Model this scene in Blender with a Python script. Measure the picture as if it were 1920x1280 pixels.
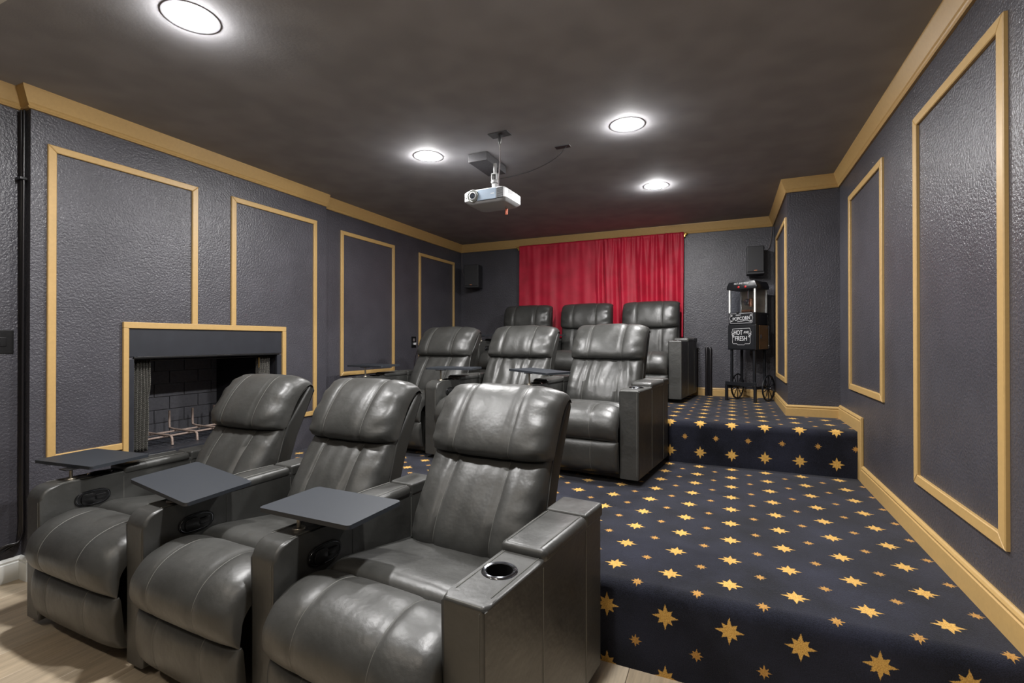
import bpy, bmesh, math, random
from mathutils import Vector, Matrix, noise

for o in list(bpy.data.objects): bpy.data.objects.remove(o, do_unlink=True)
scene = bpy.context.scene
COL = scene.collection
PI = math.pi

# ------------------------------------------------------------------ camera
CAM_H, YAW, PITCH, FPX, CY = 1.1858, 0.4213, 0.0047, 903.52, 634.28
cam_d = bpy.data.cameras.new('camera'); cam = bpy.data.objects.new('camera', cam_d); COL.objects.link(cam)
cam_d.sensor_fit = 'HORIZONTAL'; cam_d.sensor_width = 36; cam_d.lens = FPX / 1920 * 36
cam_d.shift_y = -(640 - CY) / 1920; cam_d.clip_start = 0.02
cam.location = (0, 0, CAM_H); cam.rotation_euler = (PI / 2 + PITCH, 0, YAW)
scene.camera = cam

# ------------------------------------------------------------------ world, exposure
world = bpy.data.worlds.new('world'); scene.world = world; world.use_nodes = True
world.node_tree.nodes['Background'].inputs[0].default_value = (0.9, 0.95, 1, 1)
world.node_tree.nodes['Background'].inputs[1].default_value = 0.02
vs = scene.view_settings
vs.view_transform = 'Standard'; vs.look = 'None'; vs.gamma = 1; vs.use_curve_mapping = False
vs.exposure = 0.3
LAMP_W = 8.0           # watts of the area lamp under each downlight diffuser
LENS = 760.0           # radiance of the domed diffusers
FRONT_FILL_W = 4.0         # watts of the two added, unseen warm fill lamps at the front

# ------------------------------------------------------------------ dimensions
CEIL = 2.44
T1, T2 = 0.301, 0.603             # tier heights
Y1, Y2, YB = 1.773, 3.713, 5.528  # risers, back wall
XR, XA, YJ = 0.771, 0.4255, 4.316 # right wall, alcove wall, jog
XL0, XL1, XL2 = -3.24, -3.165, -3.215
YC0, YC1 = 1.205, 3.14            # chimney breast
YF = -2.6

# ------------------------------------------------------------------ node helpers
class NT:
    def __init__(s, name):
        s.m = bpy.data.materials.new(name); s.m.use_nodes = True
        s.t = s.m.node_tree; s.b = s.t.nodes['Principled BSDF']
    def n(s, typ, **kw):
        nd = s.t.nodes.new(typ)
        for k, v in kw.items():
            if k == 'ins':
                for i, val in v.items():
                    if isinstance(val, bpy.types.NodeSocket): s.t.links.new(val, nd.inputs[i])
                    else: nd.inputs[i].default_value = val
            else: setattr(nd, k, v)
        return nd
    def math(s, op, a, b=0.0, c=None, clamp=False):
        ins = {0: a, 1: b}
        if c is not None: ins[2] = c
        nd = s.n('ShaderNodeMath', operation=op, use_clamp=clamp, ins=ins); return nd.outputs[0]
    def set(s, **kw):
        for k, v in kw.items():
            i = s.b.inputs[k.replace('_', ' ')]
            if isinstance(v, bpy.types.NodeSocket): s.t.links.new(v, i)
            else: i.default_value = v
    def coord(s, which='Object'): return s.n('ShaderNodeTexCoord').outputs[which]
    def noise(s, vec, scale, detail=3, rough=.55):
        return s.n('ShaderNodeTexNoise', ins={'Vector': vec, 'Scale': scale, 'Detail': detail, 'Roughness': rough})
    def ramp(s, fac, stops):
        r = s.n('ShaderNodeValToRGB', ins={0: fac}); e = r.color_ramp.elements
        while len(e) < len(stops): e.new(.5)
        for el, (p, c) in zip(e, stops): el.position = p; el.color = c if len(c) == 4 else (*c, 1)
        return r.outputs[0]
    def bump(s, h, strength=.3, dist=.01, normal=None):
        ins = {'Height': h, 'Strength': strength, 'Distance': dist}
        if normal is not None: ins['Normal'] = normal
        nd = s.n('ShaderNodeBump', ins=ins); s.t.links.new(nd.outputs[0], s.b.inputs['Normal']); return nd.outputs[0]

def srgb(r, g, b):
    f = lambda v: (v / 255 / 12.92) if v / 255 <= .04045 else ((v / 255 + .055) / 1.055) ** 2.4
    return (f(r), f(g), f(b), 1)

def simple(name, col, rough=.5, metal=0.0, bump=0.0, bscale=200, spec=.5, var=.0):
    k = NT(name); k.set(Base_Color=col, Roughness=rough, Metallic=metal)
    k.b.inputs['Specular IOR Level'].default_value = spec
    v = k.coord()
    nz = k.noise(v, bscale if bump else 40, 3)
    if var:
        c2 = tuple(c * (1 - var) for c in col[:3]) + (1,)
        k.set(Base_Color=k.ramp(nz.outputs[0], [(.3, c2), (.7, col)]))
    if bump: k.bump(nz.outputs[0], bump, .002)
    return k.m

M = {}
def wall_mat(name, col, rough, amp, spec=.5):
    k = NT(name); v = k.coord()
    n1 = k.noise(v, 92, 2, .6); n2 = k.noise(v, 5, 1)
    h = n1.outputs[0]
    c2 = tuple(c * .86 for c in col[:3]) + (1,)
    k.set(Base_Color=k.ramp(n2.outputs[0], [(.35, c2), (.65, col)]), Roughness=k.ramp(n1.outputs[0], [(.3, (rough - .06,) * 3), (.7, (rough + .06,) * 3)]))
    k.b.inputs['Specular IOR Level'].default_value = spec
    k.bump(h, amp, .005); return k.m
M['wall'] = wall_mat('charcoal_wall_paint', srgb(68, 67, 73), .36, .72)
M['ceil'] = wall_mat('dark_ceiling_paint', srgb(162, 161, 164), .85, .06, .2)
M['block'] = wall_mat('dark_block_paint', srgb(62, 61, 64), .6, .06)
M['white_ceil'] = simple('white_ceiling_paint', srgb(225, 224, 218), .7, bump=.05)
M['gold'] = simple('gold_trim_paint', srgb(184, 151, 96), .42, bump=.05, bscale=60, var=.08)
M['white_trim'] = simple('white_trim_paint', srgb(222, 224, 222), .4)
M['black_trim'] = simple('black_paint', srgb(26, 26, 30), .45, bump=.05)
M['hood'] = simple('black_metal_hood', srgb(44, 46, 52), .38, bump=.06, bscale=12, var=.2)

def leather_mat():
    k = NT('charcoal_leather'); v = k.coord()
    n1 = k.noise(v, 7, 3); n2 = k.noise(v, 360, 1)
    k.set(Base_Color=k.ramp(n1.outputs[0], [(.3, srgb(49, 49, 47)), (.7, srgb(62, 62, 60))]),
          Roughness=k.ramp(n1.outputs[0], [(.3, (.36,) * 3), (.7, (.47,) * 3)]))
    k.b.inputs['Specular IOR Level'].default_value = .62
    n3 = k.noise(v, 24, 2, .6)
    b1 = k.n('ShaderNodeBump', ins={'Height': n3.outputs[0], 'Strength': .22, 'Distance': .008})
    k.bump(n2.outputs[0], .12, .0012, b1.outputs[0]); return k.m
M['leather'] = leather_mat()
M['thread'] = simple('grey_thread', srgb(104, 104, 99), .6)
M['shell'] = simple('dark_leather_shell', srgb(38, 38, 36), .42, bump=.1, bscale=300)
M['plastic'] = simple('black_plastic', srgb(16, 16, 17), .32)
M['well'] = simple('black_cup_well', srgb(12, 12, 12), .6, spec=.3)
M['tray'] = simple('black_tray_laminate', srgb(40, 44, 50), .5, bump=.03, bscale=300, var=.1)
M['chrome'] = simple('chrome', srgb(190, 192, 196), .14, 1.0)
M['dark_chrome'] = simple('smoked_chrome', srgb(120, 122, 128), .18, 1.0)
M['steel'] = simple('brushed_steel', srgb(165, 158, 145), .35, 1.0)
M['brass'] = simple('brass', srgb(205, 165, 90), .28, 1.0)
M['white_plastic'] = simple('white_plastic', srgb(172, 173, 175), .42)
M['grey_plastic'] = simple('grey_plastic', srgb(118, 118, 118), .5)
M['vent_slat'] = simple('vent_slat_grey', srgb(120, 122, 126), .45)
M['silver_face'] = simple('silver_blue_faceplate', srgb(132, 146, 162), .36, .2)
M['lens_glass'] = simple('dark_lens_glass', srgb(40, 43, 50), .06, .1)
M['lens_recess'] = simple('olive_grey_recess', srgb(96, 98, 92), .5)
M['amber'] = simple('amber_plastic', srgb(205, 110, 84), .4)
M['red'] = simple('red_plastic', srgb(190, 30, 30), .35)
M['cable'] = simple('black_cable', srgb(28, 26, 28), .3)
M['grey_cable'] = simple('grey_cable', srgb(105, 98, 98), .4)
M['firebrick'] = simple('painted_fire_brick', srgb(96, 96, 102), .8, bump=.3, bscale=60, var=.25)
M['mortar'] = simple('dark_mortar', srgb(128, 128, 132), .9, bump=.2)
M['grate'] = simple('heat_worn_iron', srgb(150, 132, 122), .65, .2, bump=.3, bscale=90, var=.35)
M['speaker'] = simple('black_speaker_vinyl', srgb(24, 24, 28), .5, bump=.1, bscale=500)
M['print'] = simple('silver_print', srgb(198, 198, 200), .4)
M['copper'] = simple('copper_badge', srgb(205, 130, 90), .3, .9)
M['cart'] = simple('black_enamel', srgb(26, 27, 30), .28)
M['door_reflection'] = simple('painted_brown_reflection', srgb(112, 84, 52), .25)  # brown reflection on the cart's side door, painted in as base colour
M['tinted'] = simple('copper_kettle', srgb(200, 150, 120), .25, .9)

def mesh_curtain_mat():
    k = NT('woven_wire_mesh'); v = k.coord('Object')
    w1 = k.n('ShaderNodeTexWave', ins={'Vector': v, 'Scale': 55.0, 'Distortion': 1.5}, bands_direction='Z')
    w2 = k.n('ShaderNodeTexWave', ins={'Vector': v, 'Scale': 55.0, 'Distortion': 1.5}, bands_direction='DIAGONAL')
    h = k.math('MULTIPLY', w1.outputs[1], w2.outputs[1])
    k.set(Base_Color=k.ramp(h, [(.08, srgb(36, 36, 36)), (.5, srgb(150, 147, 138))]), Roughness=.5, Metallic=.2)
    k.bump(h, .8, .004); return k.m
M['wire_mesh'] = mesh_curtain_mat()

def velvet_mat():
    k = NT('red_velvet'); v = k.coord()
    n = k.noise(v, 6, 3); f = k.noise(v, 500, 2)
    k.set(Base_Color=k.ramp(n.outputs[0], [(.3, srgb(156, 8, 38)), (.7, srgb(186, 18, 52))]), Roughness=.62)
    k.b.inputs['Sheen Weight'].default_value = .6; k.b.inputs['Sheen Roughness'].default_value = .35
    k.b.inputs['Sheen Tint'].default_value = srgb(255, 120, 140)
    k.bump(f.outputs[0], .15, .001); return k.m
M['velvet'] = velvet_mat()

def plank_mat(i):
    k = NT('pale_oak_plank'); v = k.coord()
    mp = k.n('ShaderNodeMapping', ins={'Vector': v, 'Scale': (14, 1.1, 14), 'Location': (i * 3.7, i * 1.3, 0)})
    n = k.noise(mp.outputs[0], 2.6, 5, .6); n2 = k.noise(mp.outputs[0], 14, 3, .6)
    base = [srgb(200, 184, 160), srgb(190, 173, 149), srgb(208, 192, 168), srgb(194, 176, 150)][i % 4]
    dk = tuple(c * .72 for c in base[:3]) + (1,)
    mix = k.math('ADD', k.math('MULTIPLY', n.outputs[0], .7), k.math('MULTIPLY', n2.outputs[0], .3))
    k.set(Base_Color=k.ramp(mix, [(.36, dk), (.62, base)]), Roughness=.42); k.bump(n2.outputs[0], .06, .002); return k.m
PLANKS = [plank_mat(i) for i in range(4)]

def carpet_mat():
    k = NT('star_carpet'); uv = k.n('ShaderNodeUVMap', uv_map='path').outputs[0]
    oc = k.coord()
    nz = k.noise(oc, 210, 2); nb = k.noise(oc, 330, 2, .7); nl = k.noise(oc, 4, 3)
    sep = k.n('ShaderNodeSeparateXYZ', ins={0: uv}); u, v = sep.outputs[0], sep.outputs[1]
    sepn = k.n('ShaderNodeSeparateColor', ins={0: nz.outputs[1]})
    u = k.math('ADD', u, k.math('MULTIPLY', k.math('SUBTRACT', sepn.outputs[0], .5), .007))
    v = k.math('ADD', v, k.math('MULTIPLY', k.math('SUBTRACT', sepn.outputs[1], .5), .007))
    PX, PY = .2062, .2147
    def star(off, R1, R2, rv):
        a = k.math('SUBTRACT', k.math('MODULO', k.math('ADD', u, PX * (50 + .5 + off)), PX), PX / 2)
        b = k.math('SUBTRACT', k.math('MODULO', k.math('ADD', v, PY * (50 + .5 + off)), PY), PY / 2)
        r = k.math('SQRT', k.math('ADD', k.math('MULTIPLY', a, a), k.math('MULTIPLY', b, b)))
        th = k.math('ARCTAN2', b, a)
        q = k.math('DIVIDE', k.math('ADD', th, 2 * PI + PI / 8), PI / 4)
        fl = k.math('FLOOR', q); odd = k.math('MODULO', fl, 2.0)
        loc = k.math('MULTIPLY', k.math('ABSOLUTE', k.math('SUBTRACT', k.math('SUBTRACT', q, fl), .5)), PI / 4)
        R = k.math('ADD', R1, k.math('MULTIPLY', odd, R2 - R1))
        A = k.math('DIVIDE', 1.0, R)
        B = k.math('DIVIDE', k.math('SUBTRACT', 1.0, k.math('MULTIPLY', A, rv * math.cos(PI / 8))), rv * math.sin(PI / 8))
        e = k.math('MULTIPLY', r, k.math('ADD', k.math('MULTIPLY', k.math('COSINE', loc), A), k.math('MULTIPLY', k.math('SINE', loc), B)))
        return k.math('SUBTRACT', 1.0, k.math('MULTIPLY', k.math('SUBTRACT', e, .95), 9.0), clamp=True), loc
    s1, l1 = star(0.0, .045, .034, .0205); s2, l2 = star(.5, .0235, .0190, .0105)
    both = k.math('MAXIMUM', s1, s2)
    base = k.ramp(k.math('ADD', k.math('MULTIPLY', nb.outputs[0], .55), k.math('MULTIPLY', nl.outputs[0], .45)), [(.36, srgb(8, 9, 14)), (.66, srgb(41, 43, 57))])
    gold = k.ramp(nb.outputs[0], [(.3, srgb(168, 118, 50)), (.7, srgb(232, 190, 104))])
    gold2 = k.ramp(nb.outputs[0], [(.3, srgb(140, 98, 46)), (.7, srgb(200, 152, 80))])
    gm = k.n('ShaderNodeMixRGB', ins={0: s2, 1: gold, 2: gold2})
    mx = k.n('ShaderNodeMixRGB', ins={0: both, 1: base, 2: gm.outputs[0]})
    k.set(Base_Color=mx.outputs[0], Roughness=.95)
    k.b.inputs['Specular IOR Level'].default_value = .15
    k.b.inputs['Sheen Weight'].default_value = .12
    k.bump(nb.outputs[0], .6, .004); return k.m
M['carpet'] = carpet_mat()

def glass_mat():
    k = NT('clear_glass'); k.set(Base_Color=(.9, .92, .95, 1), Roughness=.03); k.b.inputs['Transmission Weight'].default_value = 1.0
    k.b.inputs['IOR'].default_value = 1.1; return k.m
M['glass'] = glass_mat()
def emit_mat(name, col, s):
    k = NT(name); k.set(Base_Color=(1, 1, 1, 1)); k.b.inputs['Emission Color'].default_value = col
    k.b.inputs['Emission Strength'].default_value = s; return k.m
M['lens_on'] = emit_mat('lit_diffuser', (1, .985, .975, 1), LENS)
M['fill_lens'] = emit_mat('warm_fill_diffuser', (1, .90, .78, 1), LENS * .16)
M['lamp_trim'] = simple('grey_lamp_trim', srgb(104, 104, 106), .7, spec=.2)

# ------------------------------------------------------------------ mesh helpers
def link(name, me, mat, parent=None, smooth=None):
    o = bpy.data.objects.new(name, me); COL.objects.link(o)
    if mat is not None and not me.materials: me.materials.append(M[mat] if isinstance(mat, str) else mat)
    if smooth is not None:
        for p in me.polygons: p.use_smooth = True
        if smooth < 180: me.set_sharp_from_angle(angle=math.radians(smooth))
    if parent: o.parent = parent
    return o
def from_bm(name, bm, mat, parent=None, smooth=None):
    bmesh.ops.recalc_face_normals(bm, faces=bm.faces)
    me = bpy.data.meshes.new(name); bm.to_mesh(me); bm.free()
    return link(name, me, mat, parent, smooth)
def add_box(bm, lo, hi, bevel=0, seg=2, mat4=None):
    r = bmesh.ops.create_cube(bm, size=1.0)
    vs_ = r['verts']
    for v in vs_: v.co = Vector([(lo[i] + hi[i]) / 2 + v.co[i] * (hi[i] - lo[i]) for i in range(3)])
    out = vs_
    if bevel:
        es = list({e for v in vs_ for e in v.link_edges})
        g = bmesh.ops.bevel(bm, geom=es, offset=bevel, segments=seg, affect='EDGES', profile=.5)
        out = list({v for f in g['faces'] for v in f.verts} | {v for v in vs_ if v.is_valid})
    if mat4 is not None:
        for v in out: v.co = mat4 @ v.co
    return out
def box(name, lo, hi, mat, parent=None, bevel=0, seg=2):
    bm = bmesh.new(); add_box(bm, lo, hi, bevel, seg)
    return wnorm(from_bm(name, bm, mat, parent, 40)) if bevel else from_bm(name, bm, mat, parent)
def wnorm(o):
    m = o.modifiers.new('wn', 'WEIGHTED_NORMAL'); m.keep_sharp = True; m.weight = 100; return o
def prism(bm, pts, axis, a, b, bevel=0, seg=2):
    # pts 2D polygon in the plane normal to axis, extruded from a to b
    def P(p, t):
        if axis == 'x': return (t, p[0], p[1])
        if axis == 'y': return (p[0], t, p[1])
        return (p[0], p[1], t)
    v0 = [bm.verts.new(P(p, a)) for p in pts]; v1 = [bm.verts.new(P(p, b)) for p in pts]
    fs = [bm.faces.new(v0), bm.faces.new(v1[::-1])]
    n = len(pts)
    for i in range(n): fs.append(bm.faces.new((v0[i], v1[i], v1[(i + 1) % n], v0[(i + 1) % n])))
    if bevel:
        es = list({e for e in fs[0].edges} | {e for e in fs[1].edges})
        bmesh.ops.bevel(bm, geom=es, offset=bevel, segments=seg, affect='EDGES', profile=.5)
def tube_verts(bm, pts, r, n=6, closed=False, cap=True):
    pts = [Vector(p) for p in pts]; rings = []; prev = None
    N = len(pts)
    for i, p in enumerate(pts):
        if closed: t = pts[(i + 1) % N] - pts[i - 1]
        else: t = pts[min(i + 1, N - 1)] - pts[max(i - 1, 0)]
        if t.length < 1e-9: t = Vector((0, 0, 1))
        t.normalize()
        if prev is None:
            a = Vector((0, 0, 1)) if abs(t.z) < .9 else Vector((1, 0, 0)); nrm = t.cross(a).normalized()
        else:
            nrm = prev - t * prev.dot(t)
            nrm = nrm.normalized() if nrm.length > 1e-6 else t.orthogonal().normalized()
        prev = nrm; bn = t.cross(nrm)
        rr = r[i] if isinstance(r, (list, tuple)) else r
        rings.append([bm.verts.new(p + nrm * rr * math.cos(2 * PI * k / n) + bn * rr * math.sin(2 * PI * k / n)) for k in range(n)])
    M_ = N if closed else N - 1
    for i in range(M_):
        A, B = rings[i], rings[(i + 1) % N]
        for k in range(n): bm.faces.new((A[k], A[(k + 1) % n], B[(k + 1) % n], B[k]))
    if cap and not closed: bm.faces.new(rings[0][::-1]); bm.faces.new(rings[-1])
def tube(name, pts, r, mat, parent=None, n=8, closed=False):
    bm = bmesh.new(); tube_verts(bm, pts, r, n, closed); return from_bm(name, bm, mat, parent, 50)
def lathe_bm(bm, prof, n=32, mat4=None):
    rings = []
    for r, z in prof:
        if r < 1e-6: ring = [bm.verts.new((0, 0, z))]
        else: ring = [bm.verts.new((r * math.cos(2 * PI * k / n), r * math.sin(2 * PI * k / n), z)) for k in range(n)]
        rings.append(ring)
    for A, B in zip(rings, rings[1:]):
        if len(A) == 1 and len(B) == 1: continue
        for k in range(n):
            if len(A) == 1: bm.faces.new((A[0], B[k], B[(k + 1) % n]))
            elif len(B) == 1: bm.faces.new((A[k], A[(k + 1) % n], B[0]))
            else: bm.faces.new((A[k], A[(k + 1) % n], B[(k + 1) % n], B[k]))
    if mat4 is not None:
        for ring in rings:
            for v in ring: v.co = mat4 @ v.co
def lathe(name, prof, mat, parent=None, n=32, mat4=None, smooth=40):
    bm = bmesh.new(); lathe_bm(bm, prof, n, mat4); return from_bm(name, bm, mat, parent, smooth)
def spline(pts, n):
    # Catmull-Rom resample of a 2D/3D polyline to n points
    P = [Vector((*p, 0)) if len(p) == 2 else Vector(p) for p in pts]
    P = [P[0] * 2 - P[1]] + P + [P[-1] * 2 - P[-2]]
    out = []
    m = len(P) - 3
    for i in range(n):
        t = i / (n - 1) * m; k = min(int(t), m - 1); f = t - k
        a, b, c, d = P[k:k + 4]
        out.append(.5 * ((2 * b) + (c - a) * f + (2 * a - 5 * b + 4 * c - d) * f * f + (3 * b - a - 3 * c + d) * f ** 3))
    return out
def empty(name, loc=(0, 0, 0), rz=0.0, label=None, cat=None, group=None, kind=None):
    o = bpy.data.objects.new(name, None); COL.objects.link(o); o.empty_display_size = .1
    o.location = loc; o.rotation_euler = (0, 0, rz); tag(o, label, cat, group, kind); return o
def tag(o, label=None, cat=None, group=None, kind=None):
    if label: o['label'] = label
    if cat: o['category'] = cat
    if group: o['group'] = group
    if kind: o['kind'] = kind
    return o
def text_mesh(name, s, size, mat, parent, mat4, depth=.0008, bold=0.0, sx=1.0, shear=0.0):
    cu = bpy.data.curves.new(name, 'FONT'); cu.body = s; cu.size = size; cu.align_x = 'CENTER'; cu.align_y = 'CENTER'
    cu.extrude = depth; cu.offset = bold; cu.shear = shear
    t = bpy.data.objects.new(name, cu); COL.objects.link(t)
    bpy.context.view_layer.update()
    me = bpy.data.meshes.new_from_object(t.evaluated_get(bpy.context.evaluated_depsgraph_get()))
    bpy.data.objects.remove(t, do_unlink=True)
    for v in me.vertices: v.co = mat4 @ Vector((v.co.x * sx, v.co.y, v.co.z))
    me.materials.clear()
    return link(name, me, mat, parent)

# ================================================================== SETTING
S = 'structure'
def slab(name, lo, hi, mat, label=None):
    return tag(box(name, lo, hi, mat), label, None, None, S)
slab('wall_left', (XL2 - .12, YC1, 0), (XL2, YB, CEIL), 'wall', 'charcoal textured left wall beyond the fireplace')
slab('wall_left_near', (XL0 - .12, YF, 0), (XL0, YC0, CEIL), 'wall', 'charcoal textured left wall before the chimney breast')
slab('wall_back', (XL2 - .12, YB, 0), (XA + .5, YB + .12, CEIL), 'wall', 'charcoal back wall behind the red curtains')
slab('wall_right', (XR, YF, 0), (XR + .12, YJ, CEIL), 'wall', 'charcoal textured right wall with gold framed panels')
slab('wall_right_alcove', (XA, YJ, 0), (XR + .12, YB, CEIL), 'wall', 'charcoal boxed-out corner of the right wall')
slab('wall_front', (XL0 - .12, YF - .12, 0), (XR + .12, YF, CEIL), 'wall', 'charcoal front wall')
slab('ceiling', (XL0 - .12, .854, CEIL), (XR + .12, YB + .12, CEIL + .1), 'ceil', 'matt dark grey ceiling over the seats')
slab('ceiling_front', (XL0 - .12, YF - .12, CEIL), (XR + .12, .854, CEIL + .1), 'white_ceil', 'white ceiling at the front of the room')

# chimney breast with the firebox hole cut out: one mesh of boxes around the opening
FY0, FY1, FZ0, FZ1 = 1.66, 2.66, .50, 1.255
bm = bmesh.new()
for lo, hi in [((XL0 - .12, YC0, 0), (XL1, FY0, CEIL)), ((XL0 - .12, FY1, 0), (XL1, YC1, CEIL)),
               ((XL0 - .12, FY0, 0), (XL1, FY1, FZ0)), ((XL0 - .12, FY0, FZ1), (XL1, FY1, CEIL))]:
    add_box(bm, lo, hi)
tag(from_bm('wall_chimney_breast', bm, 'wall'), 'charcoal chimney breast around the fireplace', kind=S)

# plank floor at the front
floor = slab('floor', (XL0 - .12, YF, -.1), (XR + .12, Y1 + .3, -.006), 'black_trim', 'pale oak plank floor at the front')
random.seed(5)
PWID, PLEN = .182, 1.22
pm = {}
for mi in range(4):
    bm = bmesh.new(); add_box(bm, (-PWID / 2 + .0008, -PLEN / 2 + .0008, -.006), (PWID / 2 - .0008, PLEN / 2 - .0008, 0), .0012, 1)
    me = bpy.data.meshes.new('plank'); bm.to_mesh(me); bm.free(); me.materials.append(PLANKS[mi]); pm[mi] = me
x = XL0 + PWID / 2; row = 0
while x < XR:
    y = -1.6 + (row * .43 % PLEN)
    while y - PLEN / 2 < Y1:
        o = bpy.data.objects.new('plank', pm[random.randrange(4)]); COL.objects.link(o); o.parent = floor
        o.location = (x, y, 0); y += PLEN
    x += PWID; row += 1

# carpeted tiers: rounded nosing, uv = (x, distance along the carpet)
def carpet(name, y0, z0, z1, yend, vref_z, label, steps=14, R=.05):
    path = [(y0, z0, z0 - vref_z)]
    path.append((y0, z1 - R, z1 - R - vref_z))
    for i in range(1, 9):
        a = i / 8 * PI / 2
        path.append((y0 + R - R * math.cos(a), z1 - R + R * math.sin(a), z1 - R - vref_z + R * a))
    path.append((yend, z1, path[-1][2] + yend - (y0 + R)))
    xs = [XL0 - .05, -2.0, -1.0, 0.0, XR]
    bm = bmesh.new(); uvl = bm.loops.layers.uv.new('path')
    g = [[bm.verts.new((xx, p[0], p[1])) for xx in xs] for p in path]
    d = {}
    for i, p in enumerate(path):
        for j, xx in enumerate(xs): d[g[i][j]] = (xx - .004 - .0105 * (p[0] - 1.92), p[2])
    for i in range(len(path) - 1):
        for j in range(len(xs) - 1):
            f = bm.faces.new((g[i][j], g[i][j + 1], g[i + 1][j + 1], g[i + 1][j]))
            for l in f.loops: l[uvl].uv = d[l.vert]
    # closing under-box
    b = [bm.verts.new((xx, yy, z0)) for xx in (xs[0], xs[-1]) for yy in (y0 + .06, yend)]
    me = bpy.data.meshes.new(name); bm.to_mesh(me); bm.free()
    o = link(name, me, 'carpet', None, 60); return tag(o, label, None, None, S)
carpet('floor_tier_lower', Y1, 0, T1, Y2 + .01, .213, 'navy carpet with gold stars on the lower riser and step')
carpet('floor_tier_upper', Y2, T1, T2, YB + .01, .384, 'navy carpet with gold stars on the upper step')

# ---- trims
TR = [0]
def trim_name():
    TR[0] += 1; return 'trim_%d' % TR[0]
def crown(axis, fixed, sgn, a, b, ea=0.0, eb=0.0):
    # profile (distance from wall, z); mitred by shifting ends in proportion to distance
    prof = [(0, 2.340), (.012, 2.340), (.017, 2.347), (.012, 2.354), (.015, 2.360), (.020, 2.366), (.046, 2.432), (.046, CEIL), (0, CEIL)]
    bm = bmesh.new(); A = []; B = []
    for d, z in prof:
        pa, pb = a + ea * d, b + eb * d; w = fixed + sgn * d
        A.append(bm.verts.new((w, pa, z) if axis == 'y' else (pa, w, z)))
        B.append(bm.verts.new((w, pb, z) if axis == 'y' else (pb, w, z)))
    n = len(prof)
    for i in range(n): bm.faces.new((A[i], A[(i + 1) % n], B[(i + 1) % n], B[i]))
    bm.faces.new(A); bm.faces.new(B[::-1])
    return bm
def crown_set(name, segs, label):
    e = empty(name, label=label, kind=S)
    for s_ in segs: from_bm('crown_board', crown(*s_), 'gold', e)
crown_set(trim_name(), [('y', XL0, 1, YF, YC0, 0, -1), ('x', YC0, -1, XL0, XL1, 1, 1), ('y', XL1, 1, YC0, YC1, -1, 0), ('y', XL2, 1, YC1, YB, 0, -1)], 'gold crown moulding along the left wall')
crown_set(trim_name(), [('x', YB, -1, XL2, XA, 1, -1)], 'gold crown moulding along the back wall')
crown_set(trim_name(), [('y', XA, -1, YJ, YB, -1, -1), ('x', YJ, -1, XA, XR, -1, -1), ('y', XR, -1, YF, YJ, 0, -1)], 'gold crown moulding along the right wall and boxed corner')

def base_bm(axis, fixed, sgn, a, b, z, h=.104, ea=0, eb=0):
    prof = [(0, z), (.016, z), (.016, z + h - .026), (.012, z + h - .022), (.015, z + h - .012), (.010, z + h - .004), (.005, z + h), (0, z + h)]
    bm = bmesh.new(); A = []; B = []
    for d, zz in prof:
        pa, pb = a + ea * d, b + eb * d; w = fixed + sgn * d
        A.append(bm.verts.new((w, pa, zz) if axis == 'y' else (pa, w, zz)))
        B.append(bm.verts.new((w, pb, zz) if axis == 'y' else (pb, w, zz)))
    n = len(prof)
    for i in range(n): bm.faces.new((A[i], A[(i + 1) % n], B[(i + 1) % n], B[i]))
    bm.faces.new(A); bm.faces.new(B[::-1]); return bm
e = empty('baseboard_right', label='gold stepped baseboard along the right wall', kind=S)
from_bm('board', base_bm('y', XR, -1, Y1 + .02, Y2 - .075, T1), 'gold', e)
from_bm('board', base_bm('y', XR, -1, YF, Y1 - .06, 0), 'gold', e)
from_bm('board', base_bm('y', XR, -1, Y2 - .075, YJ, T2, .1, 0, -1), 'gold', e)
# upright step board
bm = bmesh.new(); prism(bm, [(Y2 - .078, T1), (Y2 + .004, T1), (Y2 + .004, T2 + .03), (Y2 - .078, T2 + .1)], 'x', XR - .017, XR, .003, 1); from_bm('step_board', bm, 'gold', e)
bm = bmesh.new(); prism(bm, [(Y1 - .078, 0), (Y1 + .004, 0), (Y1 + .004, T1 + .03), (Y1 - .078, T1 + .1)], 'x', XR - .017, XR, .003, 1); from_bm('step_board', bm, 'gold', e)
e = empty('baseboard_alcove', label='gold baseboard around the boxed corner', kind=S)
from_bm('board', base_bm('x', YJ, -1, XA, XR, T2, .085, -1, -1), 'gold', e)
from_bm('board', base_bm('y', XA, -1, YJ, YB, T2, .085, -1, -1), 'gold', e)
e = empty('baseboard_back', label='gold baseboard along the back wall', kind=S)
from_bm('board', base_bm('x', YB, -1, -.150, XA, T2, .085, 0, -1), 'gold', e)
from_bm('board', base_bm('x', YB, -1, XL2, -.225, T2, .085, 1, 0), 'gold', e)
e = empty('baseboard_left', label='gold baseboard along the far left wall', kind=S)
from_bm('board', base_bm('y', XL2, 1, Y2, YB, T2, .085, 0, -1), 'gold', e)
from_bm('board', base_bm('y', XL2, 1, YC1, Y2, T1, .104), 'gold', e)
e = empty('baseboard_left_near', label='white baseboard at the front of the left wall', kind=S)
from_bm('board', base_bm('y', XL0, 1, YF, YC0, 0, .113, 0, -1), 'white_trim', e)
from_bm('board', base_bm('x', YC0, -1, XL0, XL1, 0, .113, 1, 1), 'white_trim', e)
from_bm('board', base_bm('y', XL1, 1, YC0, Y1, 0, .113, -1, 0), 'white_trim', e)

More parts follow.
